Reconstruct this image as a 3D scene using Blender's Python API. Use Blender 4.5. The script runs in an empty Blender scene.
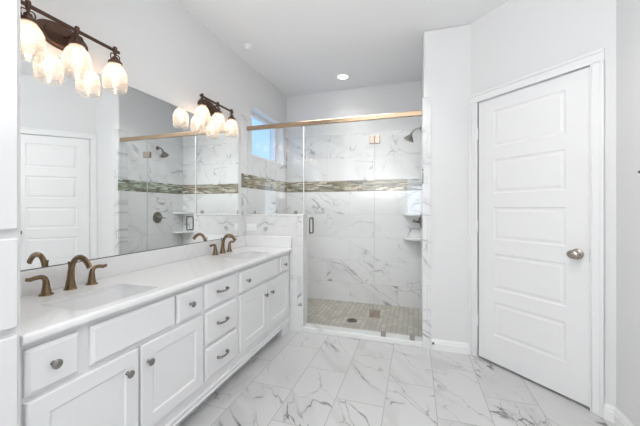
import bpy, bmesh, math, random
from mathutils import Vector, Matrix
random.seed(7)
PI = math.pi
scn = bpy.context.scene
C = scn.collection

# ------------------------------------------------------------------ camera
cam_d = bpy.data.cameras.new('camera')
cam = bpy.data.objects.new('camera', cam_d); C.objects.link(cam)
cam.location = (0, 0, 1.21)
cam.rotation_euler = (PI/2, 0, math.radians(17.5))
cam_d.sensor_width = 36; cam_d.lens = 302/640*36
cam_d.shift_y = -5.5/640
cam_d.clip_start = 0.02
scn.camera = cam
# ------------------------------------------------------------------ sky
w = bpy.data.worlds.new('sky'); scn.world = w; w.use_nodes = True
wb = w.node_tree.nodes['Background']
wb.inputs[0].default_value = (0.36, 0.60, 0.97, 1)
wb.inputs[1].default_value = 0.95
# ------------------------------------------------------------------ exposure
vs = scn.view_settings
vs.view_transform = 'Standard'; vs.look = 'None'; vs.gamma = 1; vs.exposure = 0.56
vs.use_curve_mapping = False

# ------------------------------------------------------------------ lights
def area(name, loc, rot, sx, sy, power, col=(1, 1, 1), spread=180):
    l = bpy.data.lights.new(name, 'AREA'); l.shape = 'RECTANGLE'
    l.size = sx; l.size_y = sy; l.energy = power; l.color = col; l.spread = math.radians(spread)
    o = bpy.data.objects.new(name, l); C.objects.link(o)
    o.location = loc; o.rotation_euler = rot
    return o
# added fill light, bounced off the ceiling from behind the camera
area('bounce_light', (-0.62, -0.50, 1.40), (PI, 0, 0), 1.0, 0.9, 42, (0.985, 0.99, 1.0), 180)
area('shower_fill', (-0.75, 2.40, 2.50), (math.radians(36), 0, 0), 1.2, 0.3, 4.2, (1, 1, 1), 85)  # added fill lamp with no fixture, aimed down into the shower
# daylight through the window behind the camera
area('window_daylight', (0.0, -1.12, 1.43), (PI/2, 0, 0), 0.42, 0.86, 5, (0.80, 0.90, 1.0))

# ------------------------------------------------------------------ dims
XL, XR, YS, YB, ZC = -1.677, 1.075, 2.75, 3.80, 2.73    # left wall, right wall, shower front, back wall, ceiling
YT = 2.87                                              # inner face of the shower front wall
SR = 0.06                                              # right shower wall
CT = 0.815                                             # counter top

# ------------------------------------------------------------------ materials
def mat(name, col, rough=0.5, metal=0.0, spec=0.5, noise=None):
    m = bpy.data.materials.new(name); m.use_nodes = True
    nt = m.node_tree; b = nt.nodes['Principled BSDF']
    b.inputs['Base Color'].default_value = (*col, 1)
    b.inputs['Roughness'].default_value = rough
    b.inputs['Metallic'].default_value = metal
    b.inputs['Specular IOR Level'].default_value = spec
    if noise:
        sc, amt, bump = noise
        tc = nt.nodes.new('ShaderNodeTexCoord'); n = nt.nodes.new('ShaderNodeTexNoise')
        n.inputs['Scale'].default_value = sc; n.inputs['Detail'].default_value = 4
        nt.links.new(tc.outputs['Object'], n.inputs['Vector'])
        mx = nt.nodes.new('ShaderNodeMix'); mx.data_type = 'RGBA'
        mx.inputs[6].default_value = (*[c*(1-amt) for c in col], 1)
        mx.inputs[7].default_value = (*[min(1, c*(1+amt)) for c in col], 1)
        nt.links.new(n.outputs[0], mx.inputs[0]); nt.links.new(mx.outputs[2], b.inputs['Base Color'])
        if bump:
            bp = nt.nodes.new('ShaderNodeBump'); bp.inputs['Strength'].default_value = bump
            bp.inputs['Distance'].default_value = 0.002
            nt.links.new(n.outputs[0], bp.inputs['Height']); nt.links.new(bp.outputs[0], b.inputs['Normal'])
    return m

class NB:
    """small node builder"""
    def __init__(s, name):
        s.m = bpy.data.materials.new(name); s.m.use_nodes = True
        s.nt = s.m.node_tree; s.b = s.nt.nodes['Principled BSDF']
        tc = s.nt.nodes.new('ShaderNodeTexCoord'); s.obj = tc.outputs['Object']
    def n(s, t, **k):
        o = s.nt.nodes.new(t)
        for a, v in k.items(): setattr(o, a, v)
        return o
    def put(s, sock, v):
        if v is None: return
        if hasattr(v, 'links') or isinstance(v, bpy.types.NodeSocket): s.nt.links.new(v, sock)
        else: sock.default_value = v
    def math(s, op, a, b=None, c=None, clamp=False):
        o = s.n('ShaderNodeMath', operation=op); o.use_clamp = clamp
        s.put(o.inputs[0], a); s.put(o.inputs[1], b); s.put(o.inputs[2], c)
        return o.outputs[0]
    def vmath(s, op, a, b=None):
        o = s.n('ShaderNodeVectorMath', operation=op)
        s.put(o.inputs[0], a); s.put(o.inputs[1], b)
        return o.outputs[0]
    def comb(s, x, y, z):
        o = s.n('ShaderNodeCombineXYZ')
        for i, v in enumerate((x, y, z)): s.put(o.inputs[i], v)
        return o.outputs[0]
    def sep(s, v):
        o = s.n('ShaderNodeSeparateXYZ'); s.put(o.inputs[0], v); return o.outputs
    def noise(s, v, scale, detail=4, rough=0.55, dist=0.0):
        o = s.n('ShaderNodeTexNoise'); s.put(o.inputs['Vector'], v)
        o.inputs['Scale'].default_value = scale; o.inputs['Detail'].default_value = detail
        o.inputs['Roughness'].default_value = rough; o.inputs['Distortion'].default_value = dist
        return o.outputs[0]
    def white(s, v):
        o = s.n('ShaderNodeTexWhiteNoise', noise_dimensions='3D'); s.put(o.inputs['Vector'], v)
        return o.outputs
    def ramp(s, v, a, b, x0=0.0, x1=1.0):
        o = s.n('ShaderNodeMapRange'); o.interpolation_type = 'SMOOTHSTEP'
        s.put(o.inputs[0], v); o.inputs[1].default_value = a; o.inputs[2].default_value = b
        o.inputs[3].default_value = x0; o.inputs[4].default_value = x1
        return o.outputs[0]
    def mix(s, f, a, b):
        o = s.n('ShaderNodeMix', data_type='RGBA')
        s.put(o.inputs[0], f); s.put(o.inputs[6], a); s.put(o.inputs[7], b)
        return o.outputs[2]

def marble(nb, co, u, v, tile_id, base=(0.80, 0.80, 0.795, 1), vein=(0.30, 0.30, 0.30, 1), strength=1.0, sharp=0.022):
    """calacatta marble colour; every tile shows its own piece of stone"""
    rnd = nb.white(tile_id)
    off = nb.vmath('SCALE', rnd[1]); off.node.inputs['Scale'].default_value = 17.0
    r2 = nb.math('GREATER_THAN', rnd[0], 0.35)
    dirs = nb.math('MULTIPLY_ADD', r2, 1.4, -0.7)                 # lean of the veins
    uu = nb.math('MULTIPLY_ADD', v, dirs, u)
    vv = nb.math('MULTIPLY_ADD', u, 0.35, nb.math('MULTIPLY', v, 1.0))
    p = nb.vmath('ADD', nb.comb(nb.math('MULTIPLY', uu, 1.0), nb.math('MULTIPLY', vv, 1.25), 0.0), off)
    n1 = nb.noise(p, 1.7, 4, 0.5, 0.7)
    d1 = nb.math('ABSOLUTE', nb.math('SUBTRACT', n1, 0.5))
    v1 = nb.ramp(d1, 0.0, sharp, 1.0, 0.0)
    m1 = nb.ramp(nb.noise(nb.vmath('ADD', p, (3.3, 1.7, 5.0)), 3.0, 3), 0.50, 0.66)
    n2 = nb.noise(nb.vmath('ADD', p, (9.1, 4.2, 2.0)), 2.6, 4, 0.55, 1.2)
    d2 = nb.math('ABSOLUTE', nb.math('SUBTRACT', n2, 0.5))
    wn = nb.n('ShaderNodeTexNoise'); nb.put(wn.inputs['Vector'], p); wn.inputs['Scale'].default_value = 3.0; wn.inputs['Detail'].default_value = 4
    wv = nb.vmath('SCALE', nb.vmath('SUBTRACT', wn.outputs['Color'], (0.5, 0.5, 0.5))); wv.node.inputs['Scale'].default_value = 0.42
    vo = nb.n('ShaderNodeTexVoronoi', feature='DISTANCE_TO_EDGE'); nb.put(vo.inputs['Vector'], nb.vmath('ADD', p, wv)); vo.inputs['Scale'].default_value = 2.6
    v2 = nb.ramp(vo.outputs['Distance'], 0.0, sharp*1.5, 1.0, 0.0)
    m2 = nb.ramp(nb.noise(nb.vmath('ADD', p, (1.3, 7.7, 8.0)), 2.4, 3), 0.46, 0.62)
    soft = nb.ramp(d1, 0.0, 0.09, 1.0, 0.0)
    msoft = nb.ramp(nb.noise(nb.vmath('ADD', p, (6.3, 2.7, 1.0)), 2.0, 2), 0.42, 0.65)
    f = nb.math('MULTIPLY', nb.math('MULTIPLY', v1, m1), 0.75*strength)
    f = nb.math('ADD', f, nb.math('MULTIPLY', nb.math('MULTIPLY', v2, m2), 0.50*strength))
    f = nb.math('ADD', f, nb.math('MULTIPLY', nb.math('MULTIPLY', soft, msoft), 0.14*strength), clamp=True)
    cloud = nb.noise(p, 1.1, 3)
    f = nb.math('ADD', f, nb.ramp(cloud, 0.45, 0.75, 0.0, 0.10*strength), clamp=True)
    return nb.mix(f, base, vein)

def grout_mask(nb, fu, fv, wu, wv):
    """fu, fv in 0..1 inside the tile; wu, wv half joint width in the same unit -> 1 on the joint"""
    eu = nb.math('MINIMUM', fu, nb.math('SUBTRACT', 1.0, fu))
    ev = nb.math('MINIMUM', fv, nb.math('SUBTRACT', 1.0, fv))
    a = nb.math('LESS_THAN', eu, wu); b = nb.math('LESS_THAN', ev, wv)
    return nb.math('MAXIMUM', a, b)

def wall_tile(name, axis):
    """0.6 x 0.29 m marble wall tiles in running bond; axis = horizontal world axis (0 = X, 1 = Y)"""
    nb = NB(name); s = nb.sep(nb.obj); u = s[axis]; z = s[2]
    up = nb.math('GREATER_THAN', z, 1.485)
    ra = nb.math('DIVIDE', nb.math('SUBTRACT', z, 1.415), 0.2917)
    rb = nb.math('DIVIDE', nb.math('SUBTRACT', z, 1.555), 0.2975)
    r = nb.math('ADD', nb.math('MULTIPLY', ra, nb.math('SUBTRACT', 1.0, up)), nb.math('MULTIPLY', nb.math('ADD', rb, 20.0), up))
    row = nb.math('FLOOR', r); fv = nb.math('FRACT', nb.math('ADD', r, 40.0))
    sh = nb.math('MULTIPLY', nb.math('MODULO', nb.math('ADD', row, 40.0), 2.0), 0.5)
    uo = 0.80 if axis == 0 else 0.40
    c = nb.math('ADD', nb.math('DIVIDE', nb.math('ADD', u, uo), 0.6), nb.math('ADD', sh, 0.5))
    col = nb.math('FLOOR', c); fu = nb.math('FRACT', nb.math('ADD', c, 40.0))
    g = grout_mask(nb, fu, fv, 0.0030, 0.0062)
    mc = marble(nb, None, u, z, nb.comb(col, row, float(axis)+3.0), sharp=0.020, strength=1.25, vein=(0.33, 0.33, 0.34, 1), base=(0.80, 0.80, 0.80, 1))
    nb.put(nb.b.inputs['Base Color'], nb.mix(g, mc, (0.62, 0.62, 0.61, 1)))
    nb.put(nb.b.inputs['Roughness'], nb.math('MULTIPLY_ADD', g, 0.5, 0.16))
    return nb.m

def floor_tile():
    nb = NB('floor_marble_tile'); s = nb.sep(nb.obj); x, y = s[0], s[1]
    c = nb.math('DIVIDE', nb.math('ADD', x, 0.48+6.0), 0.30)
    col = nb.math('FLOOR', c); fu = nb.math('FRACT', c)
    sh = nb.math('MULTIPLY', nb.math('MODULO', col, 2.0), 0.5)
    r = nb.math('ADD', nb.math('DIVIDE', nb.math('ADD', y, 6.0-1.86), 0.60), sh)
    row = nb.math('FLOOR', r); fv = nb.math('FRACT', r)
    g = grout_mask(nb, fu, fv, 0.0075, 0.0036)
    mc = marble(nb, None, y, x, nb.comb(col, row, 0.5), strength=1.15, base=(0.62, 0.618, 0.615, 1), vein=(0.14, 0.14, 0.14, 1), sharp=0.0125)
    nb.put(nb.b.inputs['Base Color'], nb.mix(g, mc, (0.42, 0.41, 0.40, 1)))
    nb.put(nb.b.inputs['Roughness'], nb.math('MULTIPLY_ADD', g, 0.4, 0.28))
    return nb.m

def slab_marble(name, base=(0.82, 0.82, 0.815, 1), strength=0.6, swap=False):
    nb = NB(name); s = nb.sep(nb.obj)
    a = nb.math('ADD', s[0], s[1]); b = s[2]
    mc = marble(nb, None, nb.math('MULTIPLY', a, 1.4), nb.math('MULTIPLY', b, 1.2), nb.comb(1.0, 2.0, 3.0), strength=strength, base=base, vein=(0.33, 0.33, 0.34, 1))
    nb.put(nb.b.inputs['Base Color'], mc); nb.b.inputs['Roughness'].default_value = 0.18
    return nb.m

def mosaic(name, axis, k=(1, 1, 1)):
    """strip of slim glass and stone sticks"""
    nb = NB(name); s = nb.sep(nb.obj); u = s[axis]; z = s[2]
    r = nb.math('DIVIDE', nb.math('SUBTRACT', z, 1.415), 0.0156)
    row = nb.math('FLOOR', r); fv = nb.math('FRACT', r)
    ro = nb.white(nb.comb(row, 0.0, 2.0))[0]
    c = nb.math('DIVIDE', nb.math('ADD', nb.math('ADD', u, 5.0), ro), nb.math('MULTIPLY_ADD', nb.white(nb.comb(row, 4.0, 2.0))[0], 0.05, 0.06))
    col = nb.math('FLOOR', c); fu = nb.math('FRACT', c)
    g = grout_mask(nb, fu, fv, 0.02, 0.08)
    rn = nb.white(nb.comb(col, row, 1.0))[0]
    cr = nb.n('ShaderNodeValToRGB'); cr.color_ramp.interpolation = 'CONSTANT'
    el = cr.color_ramp.elements
    cols = [(0, (0.10, 0.075, 0.045)), (0.16, (0.30, 0.24, 0.15)), (0.30, (0.19, 0.21, 0.15)), (0.46, (0.35, 0.36, 0.27)), (0.60, (0.14, 0.12, 0.085)), (0.72, (0.50, 0.48, 0.38)), (0.84, (0.25, 0.27, 0.20)), (0.93, (0.62, 0.62, 0.55))]
    el[0].position = 0; el[0].color = (*cols[0][1], 1); el[1].position = cols[1][0]; el[1].color = (*cols[1][1], 1)
    for p, cc in cols[2:]:
        e = el.new(p); e.color = (*cc, 1)
    for e in el: e.color = (e.color[0]*k[0], e.color[1]*k[1], e.color[2]*k[2], 1)
    nb.put(cr.inputs[0], rn)
    nb.put(nb.b.inputs['Base Color'], nb.mix(g, cr.outputs[0], (0.45, 0.44, 0.40, 1)))
    nb.b.inputs['Roughness'].default_value = 0.12
    return nb.m

def shower_floor_mat():
    nb = NB('shower_floor_mosaic'); s = nb.sep(nb.obj); x, y = s[0], s[1]
    c = nb.math('DIVIDE', nb.math('ADD', x, 6.0), 0.052)
    col = nb.math('FLOOR', c); fu = nb.math('FRACT', c)
    sh = nb.math('MULTIPLY', nb.math('MODULO', col, 2.0), 0.5)
    r = nb.math('ADD', nb.math('DIVIDE', y, 0.104), sh); row = nb.math('FLOOR', r); fv = nb.math('FRACT', r)
    g = grout_mask(nb, fu, fv, 0.06, 0.03)
    rn = nb.white(nb.comb(col, row, 7.0))[0]
    a = nb.mix(rn, (0.41, 0.385, 0.325, 1), (0.54, 0.515, 0.455, 1))
    cl = nb.noise(nb.obj, 14, 4)
    a = nb.mix(nb.ramp(cl, 0.4, 0.7, 0.0, 0.3), a, (0.36, 0.34, 0.29, 1))
    nb.put(nb.b.inputs['Base Color'], nb.mix(g, a, (0.30, 0.28, 0.23, 1)))
    nb.b.inputs['Roughness'].default_value = 0.45
    return nb.m

def glass_mat(name, tint=(0.985, 0.995, 0.99), f0=0.04, rough=0.0, haze=0.0):
    m = bpy.data.materials.new(name); m.use_nodes = True; nt = m.node_tree; nt.nodes.clear()
    out = nt.nodes.new('ShaderNodeOutputMaterial'); tr = nt.nodes.new('ShaderNodeBsdfTransparent')
    gl = nt.nodes.new('ShaderNodeBsdfGlossy'); mx = nt.nodes.new('ShaderNodeMixShader')
    lw = nt.nodes.new('ShaderNodeLayerWeight'); lw.inputs[0].default_value = 0.5
    pw = nt.nodes.new('ShaderNodeMath'); pw.operation = 'POWER'; pw.inputs[1].default_value = 5
    ma = nt.nodes.new('ShaderNodeMath'); ma.operation = 'MULTIPLY_ADD'; ma.inputs[1].default_value = 0.9; ma.inputs[2].default_value = f0
    tr.inputs[0].default_value = (*tint, 1); gl.inputs[0].default_value = (1, 1, 1, 1); gl.inputs['Roughness'].default_value = rough
    L = nt.links
    L.new(lw.outputs['Facing'], pw.inputs[0]); L.new(pw.outputs[0], ma.inputs[0]); L.new(ma.outputs[0], mx.inputs[0])
    L.new(tr.outputs[0], mx.inputs[1]); L.new(gl.outputs[0], mx.inputs[2])
    last = mx
    if haze:
        tl = nt.nodes.new('ShaderNodeBsdfTranslucent'); tl.inputs[0].default_value = (1.0, 0.94, 0.88, 1)
        m2 = nt.nodes.new('ShaderNodeMixShader')
        # seeded glass: a fine blotchy ripple
        tc = nt.nodes.new('ShaderNodeTexCoord'); nz = nt.nodes.new('ShaderNodeTexNoise'); nz.inputs['Scale'].default_value = 60
        mr = nt.nodes.new('ShaderNodeMapRange'); mr.inputs[1].default_value = 0.3; mr.inputs[2].default_value = 0.7
        mr.inputs[3].default_value = haze*0.9; mr.inputs[4].default_value = haze*1.1
        L.new(tc.outputs['Object'], nz.inputs['Vector']); L.new(nz.outputs[0], mr.inputs[0]); L.new(mr.outputs[0], m2.inputs[0])
        L.new(mx.outputs[0], m2.inputs[1]); L.new(tl.outputs[0], m2.inputs[2]); last = m2
    L.new(last.outputs[0], out.inputs[0])
    return m

def emit(name, col, s):
    m = bpy.data.materials.new(name); m.use_nodes = True; nt = m.node_tree; nt.nodes.clear()
    out = nt.nodes.new('ShaderNodeOutputMaterial'); e = nt.nodes.new('ShaderNodeEmission')
    e.inputs[0].default_value = (*col, 1); e.inputs[1].default_value = s
    nt.links.new(e.outputs[0], out.inputs[0]); return m

M = dict(
    wall=mat('wall_paint', (0.78, 0.78, 0.78), 0.6, spec=0.3, noise=(90, 0.01, 0.05)),
    ceil=mat('ceiling_paint', (0.90, 0.90, 0.90), 0.8, spec=0.2, noise=(90, 0.01, 0.08)),
    trim=mat('white_trim_paint', (0.87, 0.87, 0.87), 0.35, noise=(40, 0.008, 0)),
    door=mat('white_door_paint', (0.86, 0.86, 0.86), 0.38, noise=(40, 0.008, 0)),
    cab=mat('white_cabinet_paint', (0.81, 0.81, 0.815), 0.4, noise=(40, 0.008, 0)),
    sink=mat('white_porcelain', (0.88, 0.88, 0.88), 0.12, noise=(10, 0.005, 0)),
    plast=mat('white_plastic', (0.90, 0.90, 0.895), 0.35, noise=(20, 0.01, 0)),
    slot=mat('dark_slot', (0.05, 0.05, 0.05), 0.6, noise=(50, 0.1, 0)),
    bronze=mat('brushed_bronze', (0.23, 0.160, 0.095), 0.2, 1.0, noise=(80, 0.18, 0)),
    dbronze=mat('dark_bronze', (0.105, 0.062, 0.045), 0.35, 0.85, noise=(60, 0.2, 0)),
    hbronze=mat('champagne_bronze', (0.50, 0.37, 0.255), 0.22, 1.0, noise=(30, 0.08, 0)),
    pewter=mat('antique_pewter', (0.27, 0.26, 0.25), 0.3, 1.0, noise=(90, 0.3, 0)),
    nickel=mat('satin_nickel', (0.40, 0.36, 0.32), 0.24, 1.0, noise=(60, 0.2, 0)),
    sbronze=mat('shower_bronze', (0.17, 0.155, 0.125), 0.28, 1.0, noise=(60, 0.2, 0)),
    clip=mat('hinge_metal', (0.38, 0.355, 0.33), 0.3, 1.0, noise=(40, 0.1, 0)),
    mirror=mat('mirror_silver', (0.925, 0.94, 0.935), 0.0, 1.0),
    edge=mat('mirror_edge', (0.25, 0.33, 0.30), 0.2, noise=(20, 0.05, 0)),
    glass=glass_mat('clear_glass', tint=(0.992, 0.997, 0.995), f0=0.02),
    gedge=glass_mat('glass_edge', tint=(0.80, 0.90, 0.87), f0=0.25, rough=0.15),
    wglass=glass_mat('window_glass'),
    shade=glass_mat('seeded_shade_glass', tint=(0.98, 0.965, 0.945), f0=0.06, rough=0.05, haze=0.24),
    bulb=emit('bulb_glow', (1.0, 0.79, 0.61), 9.0),
    can=emit('downlight_glow', (1.0, 0.96, 0.9), 14.0),
    tx=wall_tile('marble_wall_tile_x', 0), ty=wall_tile('marble_wall_tile_y', 1),
    mx=mosaic('mosaic_band_x', 0, (1.08, 0.99, 0.93)), my=mosaic('mosaic_band_y', 1, (1.0, 0.88, 0.75)), mr=mosaic('mosaic_band_green', 1, (0.85, 1.05, 0.98)),
    floor=floor_tile(), sfloor=shower_floor_mat(),
    slab=slab_marble('pony_wall_marble'), ctop=slab_marble('cultured_marble', (0.84, 0.84, 0.84, 1), 0.16),
    curb=slab_marble('curb_marble', (0.84, 0.84, 0.83, 1), 0.25),
    seal=glass_mat('seal_vinyl', tint=(0.9, 0.92, 0.92), f0=0.2, rough=0.3, haze=0.4),
    hinge=mat('hinge_bronze', (0.38, 0.32, 0.27), 0.3, 1.0, noise=(60, 0.25, 0)),
    void=mat('gap_shade_paint', (0.05, 0.05, 0.05), 0.9, noise=(5, 0.1, 0)),  # near-black paint stands in for the shade behind the door
    grate=mat('drain_metal', (0.10, 0.09, 0.08), 0.4, 0.9, noise=(60, 0.2, 0)),
)

# ------------------------------------------------------------------ mesh helpers
def obj(name, bm, m, parent=None, smooth=False, bevel=0, seg=2):
    me = bpy.data.meshes.new(name)
    if bevel:
        bmesh.ops.remove_doubles(bm, verts=bm.verts, dist=1e-6)
    bm.to_mesh(me); bm.free()
    for mm in (m if isinstance(m, (list, tuple)) else [m]): me.materials.append(mm)
    o = bpy.data.objects.new(name, me); C.objects.link(o)
    if smooth:
        for p in me.polygons: p.use_smooth = True
        try: me.set_sharp_from_angle(angle=math.radians(50))
        except Exception: pass
    if bevel:
        b = o.modifiers.new('bevel', 'BEVEL'); b.width = bevel; b.segments = seg; b.limit_method = 'ANGLE'; b.angle_limit = math.radians(40)
        for p in me.polygons: p.use_smooth = True
        try: me.set_sharp_from_angle(angle=math.radians(60))
        except Exception: pass
    if parent:
        o.parent = parent
        o.matrix_parent_inverse = Matrix.Translation(-parent.location)   # vertices stay in world axes
    return o
def tag(o, label=None, cat=None, group=None, kind=None):
    if label: o['label'] = label
    if cat: o['category'] = cat
    if group: o['group'] = group
    if kind: o['kind'] = kind
    return o
def struct(name, bm, m, label=None, parent=None, **k):
    o = obj(name, bm, m, parent, **k)
    if parent is None:
        o['kind'] = 'structure'
        if label: o['label'] = label; o['category'] = name.split('_')[0]
    return o
def empty(name, loc, label, cat, group=None):
    o = bpy.data.objects.new(name, None); C.objects.link(o); o.location = loc; o.empty_display_size = 0.05
    bpy.context.view_layer.update()
    return tag(o, label, cat, group)
def B(): return bmesh.new()
def box(bm, x0, x1, y0, y1, z0, z1, P=None, mi=0):
    P = P or (lambda a, b, c: Vector((a, b, c)))
    v = [bm.verts.new(P(x, y, z)) for x in (x0, x1) for y in (y0, y1) for z in (z0, z1)]
    fs = [(0, 1, 3, 2), (4, 6, 7, 5), (0, 4, 5, 1), (2, 3, 7, 6), (0, 2, 6, 4), (1, 5, 7, 3)]
    out = []
    for f in fs:
        q = bm.faces.new([v[i] for i in f]); q.material_index = mi; out.append(q)
    bmesh.ops.recalc_face_normals(bm, faces=out)
    return out
def quad(bm, pts, d):
    f = bm.faces.new([bm.verts.new(p) for p in pts]); f.normal_update()
    if f.normal.dot(d) < 0: f.normal_flip()
    return f
def board(bm, P, u0, u1, z0, z1, t, panels=(), profile=(), edge=()):
    """a board whose face is cut with profiled panels. P(u, z, n) -> world; n = outward."""
    N = (P(0, 0, 1) - P(0, 0, 0)); U = (P(1, 0, 0) - P(0, 0, 0)); Z = Vector((0, 0, 1))
    rings = [(0, -t)] + (list(edge) if edge else [(0, 0)])
    def rect(i): return (u0+i, u1-i, z0+i, z1-i)
    def bridge(a, na, b, nb_):
        A = [(a[0], a[2]), (a[1], a[2]), (a[1], a[3]), (a[0], a[3])]; Bq = [(b[0], b[2]), (b[1], b[2]), (b[1], b[3]), (b[0], b[3])]
        D = [-Z, U, Z, -U]
        for k in range(4):
            k2 = (k+1) % 4
            quad(bm, [P(A[k][0], A[k][1], na), P(A[k2][0], A[k2][1], na), P(Bq[k2][0], Bq[k2][1], nb_), P(Bq[k][0], Bq[k][1], nb_)],
                 (D[k] + N*0.5) if abs(na-nb_) > 1e-7 and nb_ > na else N + D[k]*-0.01)
    for (i0, n0), (i1, n1) in zip(rings, rings[1:]): bridge(rect(i0), n0, rect(i1), n1)
    a = rect(0); quad(bm, [P(a[0], a[2], -t), P(a[1], a[2], -t), P(a[1], a[3], -t), P(a[0], a[3], -t)], -N)
    f = rect(rings[-1][0]); nf = rings[-1][1]
    us = sorted({f[0], f[1], *[p[0] for p in panels], *[p[1] for p in panels]})
    zs = sorted({f[2], f[3], *[p[2] for p in panels], *[p[3] for p in panels]})
    for ua, ub in zip(us, us[1:]):
        for za, zb in zip(zs, zs[1:]):
            c = ((ua+ub)/2, (za+zb)/2)
            if any(p[0] < c[0] < p[1] and p[2] < c[1] < p[3] for p in panels): continue
            quad(bm, [P(ua, za, nf), P(ub, za, nf), P(ub, zb, nf), P(ua, zb, nf)], N)
    for p in panels:
        pr = [(0, nf)] + [(i, nf+n) for i, n in profile]
        rr = lambda i: (p[0]+i, p[1]-i, p[2]+i, p[3]-i)
        for (i0, n0), (i1, n1) in zip(pr, pr[1:]): 
            a_, b_ = rr(i0), rr(i1)
            A = [(a_[0], a_[2]), (a_[1], a_[2]), (a_[1], a_[3]), (a_[0], a_[3])]; Q = [(b_[0], b_[2]), (b_[1], b_[2]), (b_[1], b_[3]), (b_[0], b_[3])]
            for k in range(4):
                k2 = (k+1) % 4
                quad(bm, [P(*A[k], n0), P(*A[k2], n0), P(*Q[k2], n1), P(*Q[k], n1)], N)
        i, n = pr[-1]; r = rr(i)
        quad(bm, [P(r[0], r[2], n), P(r[1], r[2], n), P(r[1], r[3], n), P(r[0], r[3], n)], N)
    bmesh.ops.remove_doubles(bm, verts=bm.verts, dist=1e-6)
    return bm
def frame_of(d, up=Vector((0, 0, 1))):
    d = d.normalized()
    if abs(d.dot(up)) > 0.98: up = Vector((0, 1, 0))
    a = up.cross(d).normalized(); b = d.cross(a).normalized()
    return a, b
def sweep(bm, pts, rad, n=14, cap=True, up=Vector((0, 0, 1)), power=2.0):
    """tube along pts; rad = number or (ra, rb) per point; superellipse section"""
    pts = [Vector(p) for p in pts]; k = len(pts)
    if not isinstance(rad, (list, tuple)): rad = [rad]*k
    elif isinstance(rad, tuple): rad = [rad]*k
    loops = []; prev = None
    for i, p in enumerate(pts):
        d = (pts[min(i+1, k-1)] - pts[max(i-1, 0)])
        if prev is None: a, b = frame_of(d, up)
        else:
            dn = d.normalized(); a = (prev - dn*prev.dot(dn)).normalized(); b = dn.cross(a).normalized()
        prev = a
        r = rad[i]; ra, rb = r if isinstance(r, (tuple, list)) else (r, r)
        lp = []
        for j in range(n):
            t = 2*PI*j/n; c, s = math.cos(t), math.sin(t)
            ex = 2/power
            lp.append(bm.verts.new(p + a*ra*math.copysign(abs(c)**ex, c) + b*rb*math.copysign(abs(s)**ex, s)))
        loops.append(lp)
    fs = []
    for l0, l1 in zip(loops, loops[1:]):
        for j in range(n): fs.append(bm.faces.new([l0[j], l0[(j+1) % n], l1[(j+1) % n], l1[j]]))
    if cap: fs.append(bm.faces.new(loops[0][::-1])); fs.append(bm.faces.new(loops[-1]))
    bmesh.ops.recalc_face_normals(bm, faces=fs)
    return bm
def lathe(bm, c, axis, prof, n=24, cap=True, sx=1.0, sy=1.0, up=Vector((0, 0, 1))):
    """prof = [(radius, distance along axis)]"""
    c = Vector(c); ax = Vector(axis).normalized(); a, b = frame_of(ax, up)
    loops = []
    for r, h in prof:
        if r < 1e-6: loops.append([bm.verts.new(c+ax*h)]); continue
        loops.append([bm.verts.new(c + ax*h + a*r*sx*math.cos(2*PI*j/n) + b*r*sy*math.sin(2*PI*j/n)) for j in range(n)])
    fs = []
    for l0, l1 in zip(loops, loops[1:]):
        for j in range(n):
            j2 = (j+1) % n
            if len(l0) == 1 and len(l1) == 1: continue
            if len(l0) == 1: fs.append(bm.faces.new([l0[0], l1[j], l1[j2]]))
            elif len(l1) == 1: fs.append(bm.faces.new([l0[j], l0[j2], l1[0]]))
            else: fs.append(bm.faces.new([l0[j], l0[j2], l1[j2], l1[j]]))
    if cap:
        if len(loops[0]) > 1: fs.append(bm.faces.new(loops[0][::-1]))
        if len(loops[-1]) > 1: fs.append(bm.faces.new(loops[-1]))
    bmesh.ops.recalc_face_normals(bm, faces=fs)
    return bm
def bez(p, n=16):
    """Catmull-Rom through the points"""
    p = [Vector(q) for q in p]; q = [p[0]*2-p[1]] + p + [p[-1]*2-p[-2]]; out = []
    for i in range(1, len(q)-2):
        for k in range(n):
            t = k/n; a, b, c, d = q[i-1:i+3]
            out.append(0.5*((2*b) + (c-a)*t + (2*a-5*b+4*c-d)*t*t + (3*b-a-3*c+d)*t**3))
    out.append(p[-1]); return out
def lerp_list(vals, m):
    """resample (ra, rb) keys to m samples"""
    out = []
    for i in range(m):
        t = i/(m-1)*(len(vals)-1); k = min(int(t), len(vals)-2); f = t-k
        a, b = vals[k], vals[k+1]; out.append((a[0]+(b[0]-a[0])*f, a[1]+(b[1]-a[1])*f))
    return out
def dup(root, d, label=None, group=None):
    """copy of a thing with its parts and sub-parts, moved by d"""
    r = root.copy(); C.objects.link(r); r.location = root.location + Vector(d)
    if label: r['label'] = label
    if group: r['group'] = group
    for ch in list(root.children):
        c = ch.copy(); C.objects.link(c); c.parent = r
        for g in list(ch.children):
            e = g.copy(); C.objects.link(e); e.parent = c
    return r

# ================================================================== ROOM SHELL
Y0 = -1.0       # wall behind the camera
bm = B(); box(bm, XL-0.3, XR+0.9, Y0-0.2, YT, -0.12, 0.0); struct('floor', bm, M['floor'], 'marble tile floor of the bathroom')
bm = B(); box(bm, XL-0.3, XR+0.9, Y0-0.2, YB+0.2, ZC, ZC+0.1); struct('ceiling', bm, M['ceil'], 'plain white ceiling')
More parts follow.
